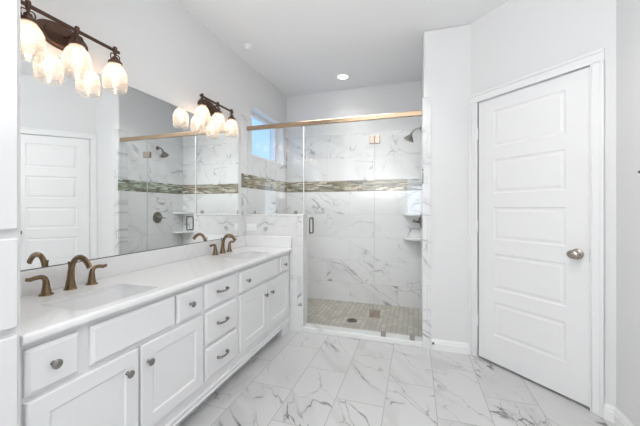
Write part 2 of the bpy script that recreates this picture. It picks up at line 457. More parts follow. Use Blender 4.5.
# left wall with the window opening (Y 2.87-3.70, Z 1.77-2.31)
WY0, WY1, WZ0, WZ1 = 2.871, 3.70, 1.77, 2.31
bm = B()
box(bm, XL-0.2, XL-0.006, Y0-0.2, WY0, 0, ZC); box(bm, XL-0.2, XL-0.006, WY1, YB+0.2, 0, ZC)
box(bm, XL-0.2, XL-0.006, WY0, WY1, 0, WZ0); box(bm, XL-0.2, XL-0.006, WY0, WY1, WZ1, ZC)
struct('wall_left', bm, M['wall'], 'light grey wall above the vanity')
bm = B(); box(bm, XL-0.2, SR+0.2, YB+0.008, YB+0.2, 0, ZC); struct('wall_back', bm, M['wall'], 'painted wall above the shower tile')
bm = B(); box(bm, SR+0.008, 0.45, YS, YB+0.2, 0, ZC)
struct('wall_front', bm, M['wall'], 'light grey wall right of the shower', bevel=0.012)
bm = B(); box(bm, XR, XR+0.15, Y0-0.2, 2.115, 0, ZC); struct('wall_right', bm, M['wall'], 'light grey wall right of the door')
bm = B()
WA, WB, WC, WD = -0.22, 0.22, 1.0, 1.88
box(bm, XL-0.2, WA, Y0-0.15, Y0, 0, ZC); box(bm, WB, XR+0.15, Y0-0.15, Y0, 0, ZC)
box(bm, WA, WB, Y0-0.15, Y0, 0, WC); box(bm, WA, WB, Y0-0.15, Y0, WD, ZC)
struct('wall_rear', bm, M['wall'], 'wall behind the camera with a small window')

# angled wall: local s runs from (0.42, 2.77) along (1,-1)/sqrt2; n points into the room
S2 = math.sqrt(0.5)
def PA(s, z, n=0.0):
    # s measured from the point X=0.43, Y=2.76 on the line X+Y=3.19
    return Vector((0.43 + s*S2 - n*S2, 2.76 - s*S2 - n*S2, z))
SD0, SD1 = (0.486-0.43)/S2, (0.992-0.43)/S2      # door leaf edges
SE = (XR-0.43)/S2
J = 0.005
bm = B()
PB = lambda a, b, c: PA(a, c, b)
JW = 0.018      # the rough opening is wider than the casing reveal
box(bm, -0.03, SD0-JW, -0.12, 0, 0, ZC, PB); box(bm, SD1+JW, SE+0.05, -0.12, 0, 0, ZC, PB)
box(bm, SD0-JW, SD1+JW, -0.12, 0, 2.068, ZC, PB)
struct('wall_angled', bm, M['wall'], 'angled grey wall that holds the door')
bm = B()   # added box behind the door, painted near-black to darken its gaps
box(bm, SD0-0.1, SD0-0.05, -0.7, -0.13, 0, 2.3, PB); box(bm, SD1+0.05, SD1+0.1, -0.7, -0.13, 0, 2.3, PB)
box(bm, SD0-0.05, SD1+0.05, -0.7, -0.65, 0, 2.3, PB); box(bm, SD0-0.05, SD1+0.05, -0.65, -0.13, 2.2, 2.3, PB)
struct('wall_closet', bm, M['void'], 'added near-black walls behind the closed door that darken its gaps')

# door
doorE = bpy.data.objects.new('door_1', None); C.objects.link(doorE); doorE.location = PA((SD0+SD1)/2, 0, 0)
doorE.empty_display_size = 0.1
bpy.context.view_layer.update()
tag(doorE, 'white five-panel interior door in the angled wall', 'door', kind='structure')
PS = [(1.955, 1.677), (1.578, 1.320), (1.212, 0.963), (0.857, 0.583), (0.485, 0.230)]
bm = B()
board(bm, lambda u, z, n: PA(u, z, n-0.002), SD0+0.001, SD1, 0.018, 2.050, 0.035,
      panels=[(SD0+0.122, SD1-0.122, b, a) for a, b in PS], profile=[(0.004, -0.004), (0.012, -0.0055), (0.018, -0.0055), (0.034, -0.002)])
obj('door_leaf', bm, M['door'], doorE)
# casing with a stepped profile
def casing(bm, s0, s1, z0, z1, horiz=False, flip=False):
    # three strips: outer bead, flat, inner step
    if not horiz:
        w = s1-s0; a = [(0, .28, .018), (.28, .86, .013), (.86, 1, .016)]
        if flip: a = [(1-q, 1-p, t) for p, q, t in a]
        for p, q, t in a: box(bm, s0+w*min(p, q), s0+w*max(p, q), 0, t, z0, z1, PB)
    else:
        h = z1-z0
        for p, q, t in [(0, .14, .016), (.14, .72, .013), (.72, 1, .018)]: box(bm, s0, s1, 0, t, z0+h*p, z0+h*q, PB)
bm = B(); CW = 0.072
casing(bm, SD0-J-CW, SD0-J, 0, 2.056); casing(bm, SD1+J, SD1+J+CW-0.008, 0, 2.056, flip=True)
casing(bm, SD0-J-CW, SD1+J+CW-0.008, 2.056, 2.056+CW, True)
obj('door_casing', bm, M['trim'], doorE, bevel=0.003)
# knob: rose plate and egg knob
kp = PA(SD1-0.062, 0.925, -0.003); NV = Vector((-S2, -S2, 0))
bm = B(); lathe(bm, kp, NV, [(0.031, 0), (0.033, 0.004), (0.030, 0.009), (0.016, 0.012), (0.011, 0.018), (0.011, 0.032)])
kr = obj('knob_rose', bm, M['nickel'], doorE, smooth=True)
bm = B(); lathe(bm, kp, NV, [(0.010, 0.028), (0.020, 0.034), (0.027, 0.044), (0.028, 0.053), (0.022, 0.063), (0.010, 0.068), (0, 0.069)], sx=1.28, sy=0.95)
obj('door_knob', bm, M['nickel'], doorE, smooth=True)
bm = B(); box(bm, SD1+0.001, SD1+J-0.0005, -0.02, 0.006, 0.885, 0.965, PB); obj('strike_plate', bm, M['pewter'], doorE)
for hz in (0.30, 1.06, 1.80):
    bm = B(); lathe(bm, PA(SD0-0.003, hz-0.045, 0.007), (0, 0, 1), [(0.0045, 0), (0.006, 0.004), (0.006, 0.086), (0.0045, 0.09)], n=12)
    obj('door_hinge', bm, M['trim'], doorE, smooth=True)

# baseboards
def baseprof(bm, a, b, nrm, h=0.09, t=0.014):
    a, b, nrm = Vector(a), Vector(b), Vector(nrm).normalized()
    pr = [(0, 0), (t, 0), (t, h*0.62), (t*0.72, h*0.68), (t*0.72, h*0.82), (t*0.4, h*0.9), (t*0.3, h), (0, h)]
    l0 = [bm.verts.new(a + nrm*p + Vector((0, 0, q))) for p, q in pr]; l1 = [bm.verts.new(b + nrm*p + Vector((0, 0, q))) for p, q in pr]
    fs = [bm.faces.new([l0[i], l0[(i+1) % 8], l1[(i+1) % 8], l1[i]]) for i in range(8)] + [bm.faces.new(l0), bm.faces.new(l1[::-1])]
    bmesh.ops.recalc_face_normals(bm, faces=fs)
bm = B(); baseprof(bm, (0.132, YS, 0), (0.425, YS, 0), (0, -1, 0))
struct('baseboard_front', bm, M['trim'], 'short white baseboard between the shower and the door')
bm = B(); baseprof(bm, (XR, Y0, 0), (XR, 2.113, 0), (-1, 0, 0)); baseprof(bm, PA(SD1+J+CW-0.008, 0, 0), PA(SE, 0, 0), (-1, -1, 0)); struct('baseboard_right', bm, M['trim'], 'white baseboard right of the door')
bm = B(); lathe(bm, (0.145, YS-0.0135, 0.062), (0, -1, 0), [(0.006, 0), (0.006, 0.012), (0.009, 0.013), (0.009, 0.020), (0, 0.022)], n=14)
tag(obj('door_stop', bm, M['sbronze'], smooth=True), 'tiny dark door stop on the baseboard beside the shower', 'door stop')

# window in the left wall of the shower
def window(name, P, y0, y1, z0, z1, depth, label):
    """P(u, z, n) with n from the room face into the wall"""
    root = bpy.data.objects.new(name, None); C.objects.link(root); root.location = P((y0+y1)/2, z0, depth)
    bpy.context.view_layer.update()
    tag(root, label, 'window', kind='structure')
    Q = lambda a, b, c: P(a, c, b)
    bm = B(); t = 0.012
    box(bm, y0, y0+t, 0.0, depth, z0, z1, Q); box(bm, y1-t, y1, 0.0, depth, z0, z1, Q)
    box(bm, y0+t, y1-t, 0.0, depth, z1-t, z1, Q); box(bm, y0+t, y1-t, 0.0, depth, z0, z0+t, Q)
    obj('window_jamb', bm, M['trim'], root)
    bm = B(); f = 0.05
    box(bm, y0+t, y0+t+f, depth-0.03, depth+0.03, z0+t, z1-t, Q); box(bm, y1-t-f, y1-t, depth-0.03, depth+0.03, z0+t, z1-t, Q)
    box(bm, y0+t+f, y1-t-f, depth-0.03, depth+0.03, z1-t-f*.8, z1-t, Q); box(bm, y0+t+f, y1-t-f, depth-0.03, depth+0.03, z0+t, z0+t+f*.8, Q)
    obj('window_frame', bm, M['plast'], root, bevel=0.004)
    bm = B(); box(bm, y0+t+f-0.005, y1-t-f+0.005, depth+0.002, depth+0.006, z0+t+f*.8-0.005, z1-t-f*.8+0.005, Q)
    obj('window_glass', bm, M['wglass'], root)
window('window_1', lambda u, z, n: Vector((XL-0.004-n, u, z)), WY0, WY1, WZ0, WZ1, 0.12, 'small window high in the left shower wall')
window('window_2', lambda u, z, n: Vector((u, Y0-n, z)), WA, WB, WC, WD, 0.08, 'small window behind the camera')

# ------------------------------------------------------------------ shower tile
TT = 2.155   # top of the tile
def tile(name, boxes, m, label):
    bm = B()
    for b in boxes: box(bm, *b)
    return struct(name, bm, m, label)
Z1, Z2 = 1.415, 1.555
tile('wall_tile_back', [(XL+0.005, SR-0.0, YB, YB+0.009, 0, Z1), (XL+0.005, SR, YB, YB+0.009, Z2, TT)], M['tx'], 'marble tile on the back wall of the shower')
tile('wall_band_back', [(XL+0.005, SR, YB-0.001, YB+0.008, Z1, Z2)], M['mx'], 'mosaic band across the back shower wall')
FX = XL+0.005
tile('wall_tile_left', [(XL-0.007, FX, 2.685, YT, 0, Z1), (XL-0.007, FX, YT, YB, 0, Z1), (XL-0.007, FX, 2.685, YB, Z2, WZ0), (XL-0.007, FX, 2.685, WY0, WZ0, TT), (XL-0.007, FX, WY1, YB, WZ0, TT)], M['ty'], 'marble tile on the left wall of the shower')
tile('wall_band_left', [(XL-0.006, FX+0.001, 2.685, YB-0.001, Z1, Z2)], M['my'], 'mosaic band along the left shower wall')
tile('wall_tile_right', [(SR, SR+0.009, YT, YB, 0, Z1), (SR, SR+0.009, YT, YB, Z2, TT)], M['ty'], 'marble tile on the right wall of the shower')
tile('wall_band_right', [(SR-0.001, SR+0.008, YS-0.009, YB-0.001, Z1, Z2)], M['mr'], 'mosaic band along the right shower wall')
bm = B(); box(bm, SR+0.008, 0.13, YS-0.009, YS, 0, TT); box(bm, SR, SR+0.008, YS-0.009, YS, 0, Z1); box(bm, SR, SR+0.008, YS-0.009, YS, Z2, TT); box(bm, SR, SR+0.009, YS, YT, 0, Z1); box(bm, SR, SR+0.009, YS, YT, Z2, TT)
struct('trim_1', bm, M['tx'], 'narrow marble tile strip right of the shower opening')
# pony wall with its marble cap and end trim
PX = -1.04; PZ = 1.143
bm = B(); box(bm, XL+0.006, PX-0.012, YS, YT, 0, PZ-0.015)
pw = struct('wall_pony', bm, M['tx'], 'marble tiled half wall between the vanity and the shower')
bm = B(); box(bm, XL+0.006, PX, YS-0.004, YT+0.004, PZ-0.015, PZ); struct('trim_2', bm, M['curb'], 'white marble cap of the half wall', bevel=0.003)
bm = B(); box(bm, PX-0.012, PX, YS-0.002, YT+0.002, 0.0, PZ-0.015); struct('trim_3', bm, M['curb'], 'white end face of the half wall', bevel=0.002)
bm = B(); box(bm, PX, SR, YS, YT, 0, 0.046); struct('trim_4', bm, M['curb'], 'low white marble curb of the shower', bevel=0.004)
bm = B(); box(bm, XL, SR+0.01, YT, YB+0.01, -0.12, 0.004); struct('floor_shower', bm, M['sfloor'], 'beige mosaic shower floor')

# ================================================================== MIRROR
mr = empty('wall_mirror', (XL, 1.6, 0.927), 'large frameless wall mirror above the double vanity', 'mirror')
bm = B(); box(bm, XL-0.006, XL-0.0005, 0.615, 2.62, 0.9275, 1.955); obj('mirror_backing', bm, M['edge'], mr)
bm = B(); box(bm, XL-0.004, XL+0.003, 0.615, 2.62, 0.9252, 0.9285); obj('mirror_channel', bm, M['slot'], mr)
bm = B(); quad(bm, [Vector((XL, 0.615, 0.9275)), Vector((XL, 2.62, 0.9275)), Vector((XL, 2.62, 1.955)), Vector((XL, 0.615, 1.955))], Vector((1, 0, 0)))
obj('mirror_glass', bm, M['mirror'], mr)

# ================================================================== VANITY CABINET
XF, XD = -1.185, -1.165     # face frame face, door face
VY0, VY1 = 0.612, 2.742
van = empty('vanity_cabinet', (-1.42, (VY0+VY1)/2, 0), 'long white double vanity cabinet under the marble countertop', 'cabinet')
bm = B()
box(bm, XF-0.02, XF, VY0, VY1, 0.09, 0.780)                  # face frame
box(bm, XL-0.0, XF-0.02, VY0, VY0+0.018, 0.0, 0.780); box(bm, XL, XF-0.02, VY1-0.018, VY1, 0.0, 0.780)
box(bm, XL, XF-0.02, VY0+0.018, VY1-0.018, 0.09, 0.108)      # bottom
box(bm, XL, XF-0.02, 1.470, 1.488, 0.108, 0.780); box(bm, XL, XF-0.02, 1.815, 1.833, 0.108, 0.780)
obj('body', bm, M['cab'], van)
bm = B(); box(bm, XF-0.085, XF-0.07, VY0+0.018, VY1-0.16, 0.0, 0.09); obj('toe_kick', bm, M['cab'], van)
bm = B(); box(bm, XF-0.085, XF, VY1-0.16, VY1, 0.0, 0.09); obj('end_foot', bm, M['cab'], van)
bm = B()
PV = lambda u, z, n: Vector((XF+n, u, z))
board(bm, PV, VY0, VY1, 0.088, 0.128, 0.0, edge=[(0, 0.010), (0.006, 0.014), (0.012, 0.006), (0.016, 0.004)])
obj('base_moulding', bm, M['cab'], van)
TF = XD-XF
def front(name, y0, y1, z0, z1, door=False):
    bm = B(); P = lambda u, z, n: Vector((XD+n, u, z))
    if door:
        s = 0.062
        board(bm, P, y0, y1, z0, z1, TF, panels=[(y0+s, y1-s, z0+s, z1-s)], profile=[(0.003, -0.003), (0.008, -0.006), (0.011, -0.006)], edge=[(0, -0.004), (0.004, 0)])
    else:
        board(bm, P, y0, y1, z0, z1, TF, edge=[(0, -0.010), (0.003, -0.007), (0.012, 0.0)])
    return obj(name, bm, M['cab'], van)
def knob(parent, y, z):
    bm = B(); lathe(bm, (XD, y, z), (1, 0, 0), [(0.008, 0), (0.008, 0.002), (0.005, 0.005), (0.0045, 0.014), (0.009, 0.018), (0.0155, 0.021), (0.0160, 0.025), (0.012, 0.029), (0, 0.031)], n=20)
    o = obj('knob', bm, M['pewter'], parent, smooth=True); o['label'] = 'dark pewter knob'
def pull(parent, y, z):
    bm = B(); a = 0.046
    p = bez([(XD, y-a, z), (XD+0.016, y-a*0.98, z), (XD+0.024, y-a*0.6, z-0.002), (XD+0.027, y, z-0.003), (XD+0.024, y+a*0.6, z-0.002), (XD+0.016, y+a*0.98, z), (XD, y+a, z)], 6)
    r = lerp_list([(0.008, 0.009), (0.008, 0.008), (0.006, 0.006), (0.004, 0.005), (0.006, 0.006), (0.008, 0.008), (0.008, 0.009)], len(p))
    sweep(bm, p, r, 12); o = obj('pull_handle', bm, M['pewter'], parent, smooth=True); o['label'] = 'dark pewter bow pull'
ZD0, ZD1, ZT0, ZT1 = 0.190, 0.590, 0.608, 0.758
f = front('drawer', 0.628, 0.788, ZT0, ZT1); knob(f, 0.700, 0.686)
front('false_front', 0.830, 1.250, ZT0, ZT1)
f = front('drawer', 1.265, 1.452, ZT0, ZT1); knob(f, 1.353, 0.686)
f = front('door', 0.628, 1.034, ZD0, ZD1, True); knob(f, 0.975, 0.507)
f = front('door', 1.046, 1.462, ZD0, ZD1, True); knob(f, 1.080, 0.507)
for a, b, c in ((0.608, 0.758, 0.692), (0.396, 0.590, 0.497), (0.190, 0.378, 0.285)):
    f = front('drawer', 1.482, 1.805, a, b); pull(f, 1.635, c)
f = front('false_front', 1.848, 2.480, ZT0, ZT1); knob(f, 1.932, 0.682)
f = front('drawer', 2.504, 2.690, ZT0, ZT1); knob(f, 2.585, 0.682)
f = front('door', 1.848, 2.256, ZD0, ZD1, True); knob(f, 2.205, 0.500)
f = front('door', 2.268, 2.690, ZD0, ZD1, True); knob(f, 2.315, 0.497)

# ================================================================== COUNTERTOP with two sink cut-outs
CX0, CX1, CB = XL, -1.150, 0.783
def rrect(x0, x1, y0, y1, r, n=6):
    out = []
    for cx, cy, a0 in ((x1-r, y1-r, 0), (x0+r, y1-r, PI/2), (x0+r, y0+r, PI), (x1-r, y0+r, 1.5*PI)):
        for k in range(n+1):
            t = a0+PI/2*k/n; out.append((cx+r*math.cos(t), cy+r*math.sin(t)))
    return out
SINKS = [(-1.468, -1.205, 0.826, 1.190, 0.035), (-1.468, -1.205, 2.035, 2.415, 0.09)]
ct = empty('countertop', (-1.41, 1.68, CB), 'white cultured marble countertop running the length of the vanity', 'countertop')
bm = B()
ys = [VY0-0.0, SINKS[0][2]-0.02, SINKS[0][3]+0.02, SINKS[1][2]-0.02, SINKS[1][3]+0.02, VY1]
xs = [CX0, SINKS[0][0]-0.02, SINKS[0][1]+0.02, CX1-0.012]
U3 = Vector((0, 0, 1))
for i in range(3):
    for j in range(5):
        if i == 1 and j in (1, 3): continue
        for z, d in ((CT, U3), (CB, -U3)):
            quad(bm, [Vector((xs[i], ys[j], z)), Vector((xs[i+1], ys[j], z)), Vector((xs[i+1], ys[j+1], z)), Vector((xs[i], ys[j+1], z))], d)
for (sx0, sx1, sy0, sy1, r), j in zip(SINKS, (1, 3)):
    rr = rrect(sx0, sx1, sy0, sy1, r)
    cx, cy = (sx0+sx1)/2, (sy0+sy1)/2; hx, hy = (xs[2]-xs[1])/2, (ys[j+1]-ys[j])/2; mx_ = (xs[1]+xs[2])/2
    outp = []
    for (x, y) in rr:
        dx, dy = (x-cx)/((sx1-sx0)/2), (y-cy)/((sy1-sy0)/2); m_ = max(abs(dx), abs(dy))
        outp.append((mx_+dx/m_*hx, cy+dy/m_*hy))
    n = len(rr)
    # make sure the corners of the cell are reached
    for k in range(n):
        k2 = (k+1) % n
        for z, d in ((CT, U3), (CB, -U3)):
            q = [Vector((*rr[k], z)), Vector((*rr[k2], z)), Vector((*outp[k2], z)), Vector((*outp[k], z))]
            try: quad(bm, q, d)
            except Exception: pass
        mid = Vector(((rr[k][0]+rr[k2][0])/2-cx, (rr[k][1]+rr[k2][1])/2-cy, 0))
        quad(bm, [Vector((*rr[k], CT)), Vector((*rr[k2], CT)), Vector((*rr[k2], CB)), Vector((*rr[k], CB))], -mid)
# rounded front edge
pr = [(CX1-0.012, CT)] + [(CX1-0.012+0.012*math.sin(t), CT-0.012+0.012*math.cos(t)) for t in (PI/8, PI/4, 3*PI/8, PI/2)] + [(CX1, CB+0.008), (CX1-0.006, CB), (CX1-0.012, CB)]
for (xa, za), (xb, zb) in zip(pr, pr[1:]):
    quad(bm, [Vector((xa, VY0, za)), Vector((xb, VY0, zb)), Vector((xb, VY1, zb)), Vector((xa, VY1, za))], Vector((1, 0, 0.3 if za > 0.8 else -0.3)))
for y, d in ((VY0, -1), (VY1, 1)):
    quad(bm, [Vector((CX0, y, CB)), Vector((CX1-0.012, y, CB)), Vector((CX1-0.012, y, CT)), Vector((CX0, y, CT))], Vector((0, d, 0)))
for y, d in ((VY0, -1), (VY1, 1)):
    f = bm.faces.new([bm.verts.new((x, y, z)) for x, z in pr]); f.normal_update()
    if f.normal.y*d < 0: f.normal_flip()
bmesh.ops.remove_doubles(bm, verts=bm.verts, dist=1e-5)
obj('top_slab', bm, M['ctop'], ct)
bm = B(); box(bm, XL-0.004, XL+0.018, VY0, VY1, CT, 0.925); obj('backsplash', bm, M['ctop'], ct, bevel=0.003)
bm = B(); box(bm, XL+0.018, CX1-0.006, VY1-0.018, VY1, CT, 0.925); obj('side_splash', bm, M['ctop'], ct, bevel=0.003)

def sink(d, label, rnd, nm='sink_basin'):
    x0, x1, y0, y1, r = d
    root = empty(nm, ((x0+x1)/2, (y0+y1)/2, CB-0.14), label, 'sink', 'undermount sinks in the vanity countertop')
    bm = B()
    lv = [(0.0060, CT-0.018), (0.0072, CT-0.019), (0.005, CB-0.02), (0.012, CB-0.09), (0.03, CB-0.118), (0.06, CB-0.128), (0.10, CB-0.131)]
    lv2 = [(0.10, CB-0.139), (0.055, CB-0.137), (0.02, CB-0.127), (0.005, CB-0.092), (0.0035, CB-0.02), (0.0045, CT-0.0185)]
    loops = []
    for ins, z in lv + lv2:
        rr = rrect(x0+ins, x1-ins, y0+ins, y1-ins, max(0.012, min(r-ins*0.3, (x1-x0)/2-ins-0.002)), 5)
        loops.append([bm.verts.new(Vector((*p, z))) for p in rr])
    n = len(loops[0]); fs = []
    seq = loops + [loops[0]]
    for k, (a, b) in enumerate(zip(seq, seq[1:])):
        if k == len(lv)-1: continue
        for i in range(n): fs.append(bm.faces.new([a[i], a[(i+1) % n], b[(i+1) % n], b[i]]))
    fs.append(bm.faces.new(loops[len(lv)-1])); fs.append(bm.faces.new(loops[len(lv)][::-1]))
    bmesh.ops.recalc_face_normals(bm, faces=fs)
    obj('basin', bm, M['sink'], root, smooth=True)
    bm = B(); lathe(bm, ((x0+x1)/2-0.03, (y0+y1)/2, CB-0.131), (0, 0, 1), [(0.024, 0), (0.024, 0.003), (0.018, 0.004), (0.017, 0.001), (0, 0.001)], n=20)
    o = obj('drain_ring', bm, M['bronze'], root, smooth=True); o['label'] = 'bronze drain ring'
sink(SINKS[0], 'white undermount sink with crisp corners, nearest the tall linen cabinet', 0)
sink(SINKS[1], 'white rounded undermount sink near the shower half wall', 0)

# ================================================================== FAUCETS
def faucet(y, label):
    x = -1.590
    root = empty('faucet', (x, y, CT), label, 'faucet', 'widespread bronze faucets on the countertop')
    bm = B()
    lathe(bm, (x, y, CT), (0, 0, 1), [(0.027, 0), (0.027, 0.004), (0.023, 0.008)], n=24)
    p = bez([(x, y, CT+0.004), (x+0.001, y, CT+0.05), (x+0.008, y, CT+0.105), (x+0.030, y, CT+0.143), (x+0.062, y, CT+0.157), (x+0.096, y, CT+0.147), (x+0.118, y, CT+0.126), (x+0.127, y, CT+0.112)], 6)
    r = lerp_list([(0.0225, 0.0225), (0.0155, 0.0155), (0.0125, 0.0125), (0.0122, 0.0110), (0.0135, 0.0100), (0.0140, 0.0090), (0.0145, 0.0085), (0.0145, 0.0085)], len(p))
    sweep(bm, p, r, 18, up=Vector((0, 1, 0)), power=2.3)
    obj('spout', bm, M['bronze'], root, smooth=True)
    bm = B(); lathe(bm, (x-0.012, y, CT+0.10), (0, 0, 1), [(0.003, 0), (0.003, 0.022), (0.005, 0.024), (0.005, 0.032), (0, 0.034)], n=10)
    obj('lift_rod', bm, M['bronze'], root, smooth=True)
    for s in (-1, 1):
        hy = y + s*0.101
        bm = B()
        lathe(bm, (x, hy, CT), (0, 0, 1), [(0.0265, 0), (0.0265, 0.004), (0.0225, 0.008)], n=24)
        p = bez([(x, hy, CT+0.004), (x, hy, CT+0.035), (x, hy+s*0.002, CT+0.066), (x, hy+s*0.014, CT+0.083), (x, hy+s*0.040, CT+0.085), (x+0.002, hy+s*0.060, CT+0.082), (x+0.003, hy+s*0.077, CT+0.086)], 6)
        r = lerp_list([(0.0205, 0.0205), (0.0150, 0.0150), (0.0115, 0.0115), (0.0100, 0.0085), (0.0095, 0.0048), (0.0095, 0.0040), (0.0070, 0.0030)], len(p))
        sweep(bm, p, r, 16, up=Vector((1, 0, 0)))
        obj('handle', bm, M['bronze'], root, smooth=True)
    return root
faucet(1.030, 'bronze widespread faucet at the sink nearest the tall linen cabinet')
faucet(2.240, 'bronze widespread faucet at the sink near the shower half wall')

# ================================================================== VANITY LIGHTS
XLAMP = -1.575
def vanity_light(y, label):
    root = empty('vanity_light', (XL, y, 2.05), label, 'light fixture', 'three-lamp bronze vanity lights above the mirror')
    zb = 2.072
    bm = B(); lathe(bm, (XL-0.005, y, 2.055), (1, 0, 0), [(0.062, 0), (0.062, 0.010), (0.056, 0.016), (0.046, 0.018), (0.044, 0.024), (0.02, 0.028), (0, 0.029)], n=40, sx=1.95, sy=1.0)
    o = obj('back_plate', bm, M['dbronze'], root, smooth=True)
    bm = B(); sweep(bm, bez([(XL+0.015, y, 2.055), (XL+0.045, y, 2.048), (XLAMP-0.01, y, zb-0.006), (XLAMP, y, zb)], 5), 0.0075, 12)
    obj('arm', bm, M['dbronze'], root, smooth=True)
    bm = B(); box(bm, XLAMP-0.005, XLAMP+0.005, y-0.222, y+0.222, zb-0.008, zb+0.008)
    obj('cross_bar', bm, M['dbronze'], root, bevel=0.002)
    for k in (-1, 0, 1):
        yy = y + 0.196*k; c = (XLAMP, yy, 0)
        bm = B()
        lathe(bm, (XLAMP, yy, 0), (0, 0, 1), [(0.0, 2.093), (0.009, 2.092), (0.0105, 2.088), (0.0105, 2.062), (0.008, 2.058), (0.006, 2.050), (0.006, 2.040), (0.014, 2.036), (0.016, 2.030), (0.017, 2.020), (0.030, 2.014), (0.034, 2.008), (0.034, 2.002), (0.031, 1.998), (0.0, 1.998)], n=24)
        for s in (-1, 1):   # the little yoke loops beside the stem
            sweep(bm, bez([(XLAMP, yy+s*0.006, 2.052), (XLAMP, yy+s*0.022, 2.050), (XLAMP, yy+s*0.026, 2.036), (XLAMP, yy+s*0.022, 2.014)], 5), 0.003, 8)
        obj('lamp_holder', bm, M['dbronze'], root, smooth=True)
        outer = [(0.030, 2.000), (0.033, 1.990), (0.045, 1.975), (0.055, 1.952), (0.0595, 1.925), (0.0600, 1.895), (0.0570, 1.868), (0.0520, 1.850)]
        inner = [(r-0.003, z) for r, z in outer[::-1]]
        bm = B(); lathe(bm, (XLAMP, yy, 0), (0, 0, 1), [(r, z) for r, z in outer] + inner, n=40, cap=False)
        sh = obj('lamp_shade', bm, M['shade'], root, smooth=True); sh['label'] = 'clear seeded glass bell shade'
        bm = B(); lathe(bm, (XLAMP, yy, 0), (0, 0, 1), [(0, 1.915), (0.010, 1.917), (0.018, 1.925), (0.021, 1.938), (0.018, 1.955), (0.012, 1.972), (0.011, 1.985)], n=20)
        o = obj('bulb', bm, M['bulb'], root, smooth=True); o['label'] = 'glowing warm bulb'
        bm = B(); lathe(bm, (XLAMP, yy, 0), (0, 0, 1), [(0.0135, 1.985), (0.0135, 1.998)], n=16); obj('socket', bm, M['dbronze'], root, smooth=True)
vanity_light(1.050, 'bronze three-lamp vanity light above the sink nearest the tall linen cabinet')
vanity_light(2.155, 'bronze three-lamp vanity light above the sink near the shower')

# ================================================================== LINEN CABINET
lc = empty('linen_cabinet', (-1.42, 0.30, 0), 'tall white linen cabinet at the left end of the vanity', 'cabinet')
LY0, LY1 = -0.05, 0.6115
XT = XD+0.004   # face frame; doors stand proud of it
bm = B(); box(bm, XL-0.003, XT, LY0, LY1, 0.0, ZC-0.001); obj('body', bm, M['cab'], lc, bevel=0.002)
for z0, z1 in ((1.144, 2.60), (0.850, 1.118), (0.11, 0.826)):
    bm = B(); P = lambda u, z, n: Vector((XT+TF+n, u, z)); s = 0.062
    board(bm, P, LY0+0.015, LY1-0.016, z0, z1, TF, panels=[(LY0+0.015+s, LY1-0.016-s, z0+s, z1-s)], profile=[(0.003, -0.003), (0.008, -0.006), (0.011, -0.006)], edge=[(0, -0.004), (0.004, 0)])
    obj('door' if z1-z0 > 0.4 else 'drawer', bm, M['cab'], lc)

# ================================================================== SHOWER GLASS
YG = 2.772
def pane(name, x0, x1, z0, z1, parent, t=0.005):
    bm = B(); box(bm, x0, x1, YG-t, YG+t, z0, z1)
    for f in bm.faces:
        f.normal_update()
        if abs(f.normal.y) < 0.5: f.material_index = 1
    return obj(name, bm, [M['glass'], M['gedge']], parent)
def clipm(parent, x, z, nm='glass_clip'):
    bm = B(); w_ = 0.021 if z < 0.5 else 0.014; h_ = 0.045 if z < 0.5 else 0.036
    box(bm, x-w_, x+w_, YG-0.011, YG-0.0055, z, z+h_); box(bm, x-w_, x+w_, YG+0.0055, YG+0.011, z, z+h_)
    obj(nm, bm, M['clip'], parent, bevel=0.002)
GZ1 = 2.008
g1 = empty('glass_panel', (-1.36, YG, PZ), 'fixed glass panel standing on the marble half wall', 'glass panel')
pane('pane', FX+0.004, PX-0.004, PZ+0.002, GZ1, g1)
clipm(g1, -1.585, PZ); clipm(g1, -1.125, PZ)
g2 = empty('glass_panel', (-0.15, YG, 0.06), 'narrow fixed glass panel at the right of the shower opening', 'glass panel')
XH = -0.352
pane('pane', XH+0.003, SR-0.003, 0.048, GZ1, g2)
clipm(g2, -0.275, 0.046); clipm(g2, -0.025, 0.046)
g3 = empty('shower_door', (-0.70, YG, 0.06), 'frameless hinged glass shower door with a bronze handle', 'shower door')
pane('pane', PX+0.003, XH-0.003, 0.054, GZ1-0.004, g3)
for hz in (0.245, 1.828):
    bm = B()
    for a, b in ((-0.048, -0.003), (0.003, 0.048)):
        for s in (-1, 1): box(bm, XH+a, XH+b, *sorted((YG+s*0.0055, YG+s*0.014)), hz-0.036, hz+0.036)
    box(bm, XH-0.003, XH+0.003, YG-0.014, YG+0.014, hz-0.028, hz+0.028)
    obj('hinge', bm, M['hinge'], g3, bevel=0.002)
bm = B()
for s in (-1, 1):
    p = bez([(-0.962, YG+s*0.005, 0.965), (-0.962, YG+s*0.035, 0.960), (-0.962, YG+s*0.048, 0.972), (-0.962, YG+s*0.050, 1.035), (-0.962, YG+s*0.048, 1.098), (-0.962, YG+s*0.035, 1.110), (-0.962, YG+s*0.005, 1.105)], 6)
    sweep(bm, p, 0.0068, 12, up=Vector((1, 0, 0)))
obj('handle', bm, M['sbronze'], g3, smooth=True)
bm = B(); box(bm, PX-0.004, PX+0.003, YG-0.006, YG+0.006, PZ+0.002, GZ1-0.006); o = obj('seal_strip', bm, M['plast'], g3); o['label'] = 'clear white vinyl seal strip'
bm = B(); box(bm, XH-0.0028, XH+0.0005, YG-0.0052, YG+0.0052, 0.30, 1.80); o = obj('seal_strip', bm, M['seal'], g3); o['label'] = 'thin clear seal strip'
bm = B(); box(bm, FX+0.001, SR-0.001, YG-0.016, YG+0.016, 2.0085, 2.053)
tag(obj('header_rail', bm, M['hbronze'], bevel=0.006, seg=3), 'champagne bronze header rail along the top of the shower glass', 'rail')

